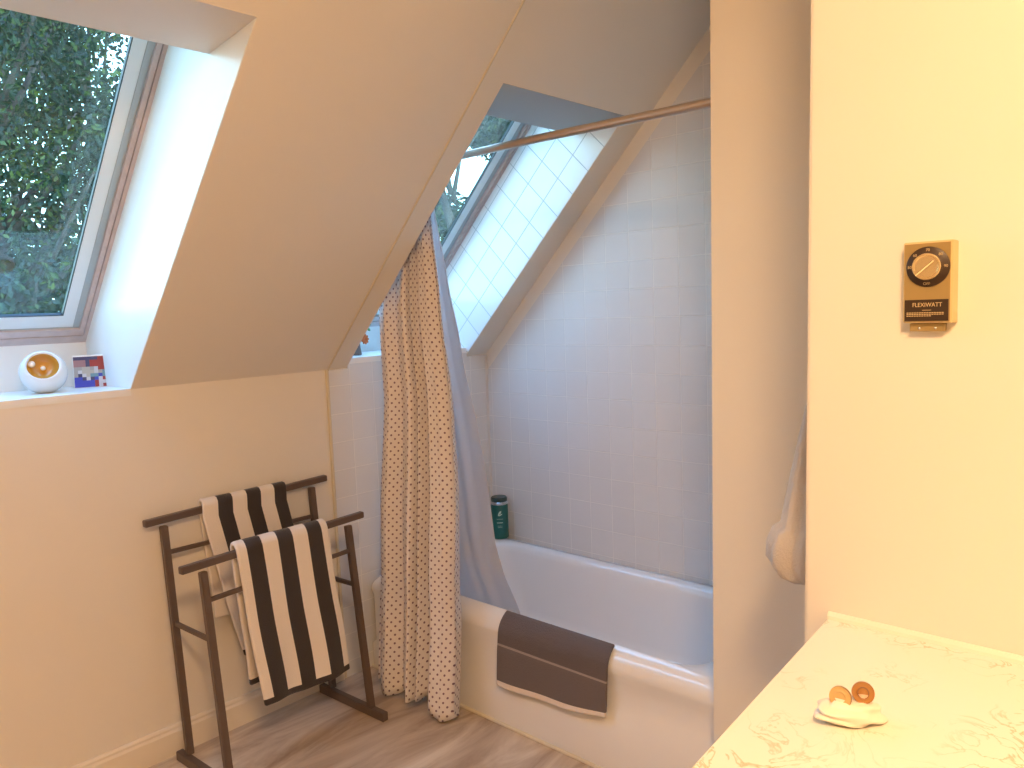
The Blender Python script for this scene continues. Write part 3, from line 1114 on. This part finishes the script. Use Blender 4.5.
for s_, a in (('50', 180), ('60', 135), ('70', 90), ('80', 45), ('90', 0)):
    text_mesh('dial_number', s_, 0.0056, (dc[0] + 0.0245 * math.cos(R(a)), fy - 0.0043, dc[1] + 0.0245 * math.sin(R(a))), gprint, th, 0.0002)
text_mesh('dial_number', 'OFF', 0.0056, (dc[0] - 0.001, fy - 0.0043, dc[1] - 0.0247), gprint, th, 0.0002)
text_mesh('lettering', 'FLEXIWATT', 0.0088, (tx + 0.0005, fy - 0.0026, tz0 + 0.0265), gprint, th, 0.0003, sx=0.86)
bm = bmesh.new()
box(bm, tx - 0.006, tx + 0.006, fy - 0.0026, fy - 0.0022, tz0 + 0.0185, tz0 + 0.0192)
for z, w_ in ((0.0145, 0.052), (0.0122, 0.052), (0.0098, 0.034)):
    n_ = int(w_ / 0.0034)
    for k in range(n_):
        x = tx - 0.0275 + k * 0.0034
        box(bm, x, x + 0.0027, fy - 0.0026, fy - 0.0022, tz0 + z, tz0 + z + 0.0011)
obj('small_print', bm, gprint, th)
tb = obj('bottom_tab', bbox(tx - 0.026, tx + 0.022, fy + 0.008, YW - 0.001, tz0 - 0.013, tz0 - 0.001, 0.001), goldp, th)
for k in range(2):
    bm = bmesh.new()
    bmesh.ops.create_uvsphere(bm, u_segments=10, v_segments=6, radius=0.0022, matrix=Matrix.Translation((tx - 0.012 + 0.022 * k, fy + 0.008, tz0 - 0.008)))
    s_ = obj('screw', bm, steel, tb, smooth=True); s_.location = (0, 0, 0)

# ------------------------------------------------------------------ ornament on the countertop
orn = thing('ornament', 'small white folded lump with two brown discs on the marbled countertop', 'ornament', (-0.342, 1.0, 0.888))
bm = bmesh.new()
bmesh.ops.create_icosphere(bm, subdivisions=5, radius=1.0)
from mathutils import noise
rgt = Vector((0.737, 0.675, 0)).normalized()
fwd = Vector((-0.675, 0.731, 0)).normalized()
for v in bm.verts:
    c = v.co.copy()
    k = 1 + 0.16 * noise.noise(c * 1.6 + Vector((3, 1, 2))) + 0.10 * math.sin(c.z * 9 + c.x * 4 + 2 * noise.noise(c * 1.3)) * (0.4 + 0.6 * abs(c.x))
    c = c * k
    X_ = c.x * 0.041; Y_ = c.y * 0.026; Z_ = max(c.z, -0.55) * 0.0175
    if c.x > 0.5:
        Z_ -= (c.x - 0.5) * 0.010
    p = Vector((-0.343, 0.985, 0)) + rgt * X_ + fwd * Y_
    v.co = (p.x, p.y, max(0.8875, 0.8985 + Z_))
obj('lump', bm, mat('ivory_porcelain', (0.86, 0.81, 0.72), 0.35), orn, smooth=True)
amber = mat('amber_brown_disc', (0.36, 0.17, 0.045), 0.18, coat=0.6)
amber2 = mat('tan_disc', (0.55, 0.38, 0.17), 0.3, coat=0.3)
rimb = mat('brown_rim', (0.20, 0.09, 0.03), 0.3)
toc = (Vector((0, 0, 1.43)) - Vector((-0.34, 0.99, 0.93))).normalized()
for cx, cz, rr, mt_, tilt in ((-0.0125, 0.9195, 0.0138, amber2, -0.25), (0.0165, 0.9245, 0.0138, amber, 0.05)):
    c = Vector((-0.343, 0.985, cz)) + rgt * cx - fwd * 0.002
    dvec = (toc + rgt * tilt - Vector((0, 0, 0.15))).normalized()
    M_ = Matrix.Translation(c) @ dvec.to_track_quat('Z', 'Y').to_matrix().to_4x4()
    bm = bmesh.new()
    mis = [1, 1, 1, 0, 0, 0, 1, 0, 0] if mt_ is amber else [1, 1, 1, 0, 0, 0, 0, 0, 0]
    lathe(bm, [(0, -0.004), (rr * 0.8, -0.004), (rr, -0.001), (rr * 0.97, 0.002), (rr * 0.86, 0.0012), (rr * 0.6, 0.0008), (rr * 0.52, 0.0018), (rr * 0.40, 0.0010), (rr * 0.14, 0.001), (0, 0.0022)], 32, M_, mis)
    dd = obj('disc', bm, [mt_, rimb], orn, auto=60)
    bm = bmesh.new()
    e0 = c - dvec * 0.003
    tube(bm, [e0, e0 - Vector((0, 0, 0.010)) - dvec * 0.002, Vector((-0.343, 0.985, 0.901)) + rgt * cx * 0.8], [0.008, 0.0065, 0.009], 14)
    obj('stem', bm, MAT['ivory_porcelain'] if cx < 0 else mat('pinkish_stem', (0.66, 0.45, 0.33), 0.4), orn, smooth=True)

# ------------------------------------------------------------------ hand towel hanging behind the thermostat wall
hk = thing('wall_hook', 'small metal hook at the edge of the thermostat wall', 'hook', (-0.526, 1.46, 1.34))
bm = bmesh.new()
tube(bm, [(-0.5265, 1.46, 1.352), (-0.550, 1.46, 1.342), (-0.560, 1.46, 1.350), (-0.563, 1.46, 1.362)], 0.003, 8)
obj('peg', bm, bronze, hk, smooth=True)
bm = bmesh.new()
box(bm, -0.531, -0.5262, 1.445, 1.475, 1.320, 1.370)
obj('back_plate', bm, bronze, hk)
bm = bmesh.new()
prof = [(1.352, 0.006, 0.010), (1.335, 0.012, 0.020), (1.29, 0.022, 0.035), (1.20, 0.033, 0.050), (1.10, 0.043, 0.060), (1.03, 0.050, 0.066), (0.995, 0.053, 0.070), (0.985, 0.060, 0.078), (0.955, 0.066, 0.084), (0.925, 0.067, 0.085), (0.902, 0.058, 0.078), (0.892, 0.046, 0.066), (0.888, 0.022, 0.04)]
rings = []
for (z, a, bb) in prof:
    cx = -0.5285 - a
    rg_ = []
    for k in range(48):
        an = 2 * PI * k / 48
        wv = 1 + 0.10 * math.sin(an * 7 + z * 3)
        rg_.append(bm.verts.new((cx + a * math.cos(an) * (wv if math.cos(an) < 0.3 else 1), 1.47 + bb * math.sin(an) * wv, z)))
    rings.append(rg_)
for A, B in zip(rings, rings[1:]):
    for k in range(48):
        bm.faces.new((A[k], A[(k + 1) % 48], B[(k + 1) % 48], B[k]))
bm.faces.new(rings[0]); bm.faces.new(rings[-1])
ht = obj('hand_towel', bm, mat('oatmeal_terry', (0.52, 0.48, 0.46), 0.95, bump=(300, 0.5), sheen=0.2), smooth=True)
tag(ht, 'plain oatmeal hand towel bunched on the hook behind the thermostat wall', 'towel')

# ------------------------------------------------------------------ things on the left window sill
oc = Vector((-2.69, 0.793, 1.2855))
eg = thing('candle_holder', 'round white shell shaped candle holder with amber inside on the window sill', 'candle holder', (oc.x, oc.y, ZK))
dv = (Vector((0, 0, 1.43)) - oc).normalized() + Vector((0, 0, 0.55))
dv.normalize()
M_ = Matrix.Translation(oc) @ dv.to_track_quat('Z', 'Y').to_matrix().to_4x4()
r = 0.0655
bm = bmesh.new()
pr = []
op = 46
for k in range(0, 22):
    a = R(180 - (180 - op) * k / 21)
    pr.append((r * math.sin(a), r * math.cos(a)))
pr.append((r * 0.69, r * 0.68))
pr.append((r * 0.65, r * 0.63))
lathe(bm, pr, 40, M_)
for v in bm.verts:
    if v.co.z < ZK + 0.0015:
        v.co.z = ZK + 0.0012
obj('shell', bm, translucent_mat('white_porcelain', (0.82, 0.82, 0.80), 0.1, 0.25), eg, smooth=True)
bm = bmesh.new()
lathe(bm, [(r * 0.65, r * 0.63), (r * 0.60, r * 0.42), (r * 0.5, r * 0.20), (r * 0.25, r * 0.10), (0, r * 0.08)], 40, M_)
obj('amber_bowl', bm, mat('amber_glaze', (0.62, 0.33, 0.06), 0.15, coat=0.5), eg, smooth=True)
for px_, py_, rr in ((0.0, 0.006, 0.0075), (-0.030, 0.016, 0.011)):
    bm = bmesh.new()
    bmesh.ops.create_uvsphere(bm, u_segments=16, v_segments=10, radius=rr, matrix=M_ @ Matrix.Translation((px_, py_, r * 0.25 + (0.012 if rr > 0.01 else 0))) @ Matrix.Diagonal((1, 1, 0.6, 1)))
    obj('bead', bm, mat('white_bead', (0.85, 0.80, 0.76), 0.2), eg, smooth=True)

pc = Vector((-2.745, 0.945, ZK + 0.001))
pic = thing('picture_block', 'small square picture block in red, blue and grey on the window sill', 'picture', pc)
bw, bh = 0.098, 0.106
th_ = 0.014
facing = (Vector((0, 0, 0)) - Vector((pc.x, pc.y, 0))); facing.z = 0; facing.normalize()
facing = (Matrix.Rotation(R(-6), 3, 'Z') @ facing)
side = Vector((0, 0, 1)).cross(facing).normalized()
upv = (Vector((0, 0, 1)) - facing * 0.10).normalized()


def BP(a, h_, d_):
    return pc + side * a + upv * h_ + facing * d_


bm = bmesh.new()
prism(bm, [BP(-bw / 2, 0, 0), BP(bw / 2, 0, 0), BP(bw / 2, bh, 0), BP(-bw / 2, bh, 0)], facing * -th_)
zmn = min(v.co.z for v in bm.verts)
obj('block', bm, trimw, pic)
pcols = {'a': (0.30, 0.16, 0.17), 'b': (0.04, 0.05, 0.12), 'c': (0.28, 0.03, 0.035), 'd': (0.33, 0.33, 0.31), 'e': (0.42, 0.40, 0.34), 'f': (0.03, 0.06, 0.42), 'g': (0.12, 0.27, 0.32), 'h': (0.50, 0.52, 0.55)}
rows = ['bbbbbbcc', 'aaabcccc', 'aaabcccc', 'ddeedhcc', 'dheeehdg', 'dbheggfg', 'ffbhbfhc', 'fffffchh', 'fffffchc']
nr, nc = len(rows), 8
bm = bmesh.new()
ks = sorted(pcols)
for i in range(nr):
    for j in range(nc):
        a0 = -bw / 2 + 0.002 + (bw - 0.004) * j / nc; a1 = -bw / 2 + 0.002 + (bw - 0.004) * (j + 1) / nc
        h1 = bh - 0.004 - (bh - 0.006) * i / nr; h0 = bh - 0.004 - (bh - 0.006) * (i + 1) / nr
        f = bm.faces.new([bm.verts.new(BP(a, h_, 0.0006)) for a, h_ in ((a0, h0), (a1, h0), (a1, h1), (a0, h1))])
        f.material_index = ks.index(rows[i][j])
obj('picture', bm, [mat('print_' + k, pcols[k], 0.35) for k in ks], pic)

# thing on the right window sill (mostly behind the slope)
fig = thing('figurine', 'small brown stand with an orange flower on the alcove window sill', 'figurine', (-2.66, 1.93, 1.256))
bm = bmesh.new()
lathe(bm, [(0, 0), (0.024, 0), (0.026, 0.004), (0.022, 0.03), (0.020, 0.055), (0.018, 0.06), (0, 0.06)], 20, Matrix.Translation((-2.665, 1.942, 1.2582)))
obj('pot', bm, mat('dusty_brown', (0.22, 0.15, 0.12), 0.6), fig, auto=40)
bm = bmesh.new()
tube(bm, [(-2.665, 1.942, 1.312), (-2.663, 1.965, 1.322), (-2.66, 1.985, 1.34), (-2.66, 1.995, 1.39)], 0.003, 8)
obj('stem', bm, mat('green_stem', (0.10, 0.25, 0.08), 0.5), fig, smooth=True)
bm = bmesh.new()
for k in range(9):
    a = 2 * PI * k / 9
    bmesh.ops.create_uvsphere(bm, u_segments=8, v_segments=6, radius=1.0, matrix=Matrix.Translation((-2.66 + 0.004, 1.988 + 0.010 * math.cos(a), 1.322 + 0.012 * math.sin(a))) @ Matrix.Rotation(a, 4, 'X') @ Matrix.Diagonal((0.004, 0.011, 0.006, 1)))
obj('blossom', bm, mat('orange_petals', (0.62, 0.13, 0.02), 0.6), fig, smooth=True)
bm = bmesh.new()
for k in range(4):
    a = R(-40 + 55 * k)
    bmesh.ops.create_uvsphere(bm, u_segments=8, v_segments=6, radius=1.0, matrix=Matrix.Translation((-2.66, 1.998 + 0.014 * math.cos(a), 1.375 + 0.016 * math.sin(a))) @ Matrix.Rotation(a, 4, 'X') @ Matrix.Diagonal((0.003, 0.015, 0.006, 1)))
obj('leaf', bm, MAT['green_stem'], fig, smooth=True)

# ------------------------------------------------------------------ ceiling lamp (above and behind the camera)
lp_ = thing('ceiling_lamp', 'round warm glass ceiling lamp above the vanity', 'lamp', (0.22, 0.05, 2.44))
bm = bmesh.new()
lathe(bm, [(0, 0), (0.21, 0), (0.215, -0.01), (0.21, -0.025), (0, -0.025)], 40, Matrix.Translation((0.22, 0.05, 2.4395)))
obj('canopy', bm, steel, lp_, auto=40)
em = bpy.data.materials.new('lamp_glass')
em.use_nodes = True
eb = em.node_tree.nodes['Principled BSDF']
eb.inputs['Base Color'].default_value = (0.9, 0.85, 0.75, 1)
eb.inputs['Emission Color'].default_value = (*LAMP_COL, 1)
eb.inputs['Emission Strength'].default_value = LAMP
bm = bmesh.new()
lathe(bm, [(0.19, -0.0255), (0.19, -0.05), (0.16, -0.09), (0.10, -0.115), (0, -0.125)], 40, Matrix.Translation((0.22, 0.05, 2.4395)))
obj('glass_bowl', bm, em, lp_, smooth=True)


# ------------------------------------------------------------------ outdoors
GZ = -3.0
bm = bmesh.new()
box(bm, -60, -4.0, -30, 60, GZ - 0.3, GZ)
g_ = obj('ground', bm, mat('lawn', (0.06, 0.13, 0.06), 0.9, var=(0.6, (0.09, 0.17, 0.08), 1.0)))
struct(g_)

bark = mat('bark', (0.030, 0.028, 0.026), 0.9, bump=(20, 0.8), var=(6, (0.055, 0.05, 0.045), 1.0))
lf = [leaf_mat('leaf_deep', (0.004, 0.016, 0.010), (0.010, 0.032, 0.014)), leaf_mat('leaf_bright', (0.012, 0.04, 0.016), (0.07, 0.10, 0.018))]


def tree(label, x, y, h, cr_z0, rad, nleaf, seed, lean=(0, 0), trunk_r=0.16, lm=0, leaf=0.085, nbl=26, cat='tree'):
    rnd = random.Random(seed)
    root = thing('tree' if cat == 'tree' else 'shrub', label, cat, (x, y, GZ))
    bm = bmesh.new()
    tp = Vector((x + lean[0], y + lean[1], GZ + h * 0.85))
    b0 = Vector((x, y, GZ))
    tr = [b0 + (tp - b0) * (k / 6) + Vector((rnd.uniform(-.12, .12), rnd.uniform(-.12, .12), 0)) * (k > 0) for k in range(7)]
    tube(bm, tr, [trunk_r * (1 - 0.12 * k) for k in range(7)], 10)
    blobs = []
    for k in range(nbl):
        z = cr_z0 + (GZ + h - cr_z0) * rnd.random()
        f = (z - cr_z0) / max(0.1, (GZ + h - cr_z0))
        rr = rad * math.sqrt(max(0.08, 1 - (2 * f - 0.9) ** 2)) * rnd.uniform(0.25, 1.0)
        a = rnd.uniform(0, 2 * PI)
        t = min(1, max(0.1, (z - 0.5 - GZ) / (h * 0.85)))
        ax = b0 + (tp - b0) * t
        c = Vector((ax.x + rr * math.cos(a), ax.y + rr * math.sin(a), z))
        blobs.append((c, rad * rnd.uniform(0.28, 0.48)))
        if k % 2 == 0:
            s_ = b0 + (tp - b0) * max(0.15, t - 0.12)
            md_ = (s_ + c) / 2 + Vector((0, 0, -0.1 * rr))
            tube(bm, [s_, md_, c], [trunk_r * 0.35, trunk_r * 0.2, trunk_r * 0.08], 6)
    obj('trunk', bm, bark, root, smooth=True)
    verts, faces, mi = [], [], []
    for k in range(nleaf):
        c, br = blobs[rnd.randrange(len(blobs))]
        v = Vector((rnd.gauss(0, 1), rnd.gauss(0, 1), rnd.gauss(0, 1))).normalized() * br * rnd.random() ** 0.45
        v.z *= 0.75
        p = c + v
        n1 = Vector((rnd.gauss(0, 1), rnd.gauss(0, 1), rnd.gauss(0, 1))).normalized()
        n2 = n1.orthogonal().normalized()
        L_ = leaf * rnd.uniform(0.7, 1.3)
        q = n1.cross(n2) * L_ * 0.12
        i = len(verts)
        verts += [p - n1 * L_, p + n2 * L_ * 0.5 + q, p + n1 * L_, p - n2 * L_ * 0.5 + q]
        faces += [(i, i + 1, i + 2), (i, i + 2, i + 3)]
        mi += [lm, lm] if rnd.random() < 0.8 else [1 - lm, 1 - lm]
    me = bpy.data.meshes.new('foliage')
    me.from_pydata(verts, [], faces)
    me.polygons.foreach_set('material_index', mi)
    me.materials.append(lf[0]); me.materials.append(lf[1])
    o = bpy.data.objects.new('foliage', me)
    COL.objects.link(o)
    o.parent = root
    o.location = -root.location
    return root


# beyond the left window (azimuth about 8 to 25 degrees off -x)
tree('leafy dark green tree filling the left window, its trunk toward the left', -8.4, 2.2, 8.4, -0.8, 1.7, 26000, 11, leaf=0.036, nbl=60, trunk_r=0.15)
tree('tall dark green tree behind the leafy one in the left window', -12.6, 5.0, 10.5, -0.6, 1.9, 22000, 12, lean=(0.2, -0.5), leaf=0.055, nbl=54)
tree('yellow green tree showing through gaps in the left window', -19.5, 5.6, 12.0, -0.5, 2.2, 16000, 13, leaf=0.08, lm=1, nbl=46)
tree('low bushy shrub along the bottom of the left window', -13.4, 1.6, 5.0, -2.6, 1.5, 12000, 14, leaf=0.06, trunk_r=0.06, cat='shrub')
# beyond the alcove window (azimuth about 42 to 48 degrees)
tree('slender leaning tree seen through the alcove window', -8.0, 8.75, 8.4, 3.75, 1.45, 9000, 21, lean=(0.0, -1.4), trunk_r=0.11, leaf=0.05, nbl=26)
tree('low leafy tree at the lower corner of the alcove window', -11.4, 10.4, 6.5, 0.5, 1.1, 9000, 22, leaf=0.06, trunk_r=0.08)
tree('tall dark tree whose crown fills the top of the alcove window', -12.5, 13.6, 11.5, 4.75, 1.9, 16000, 23, trunk_r=0.12, leaf=0.065, nbl=40)
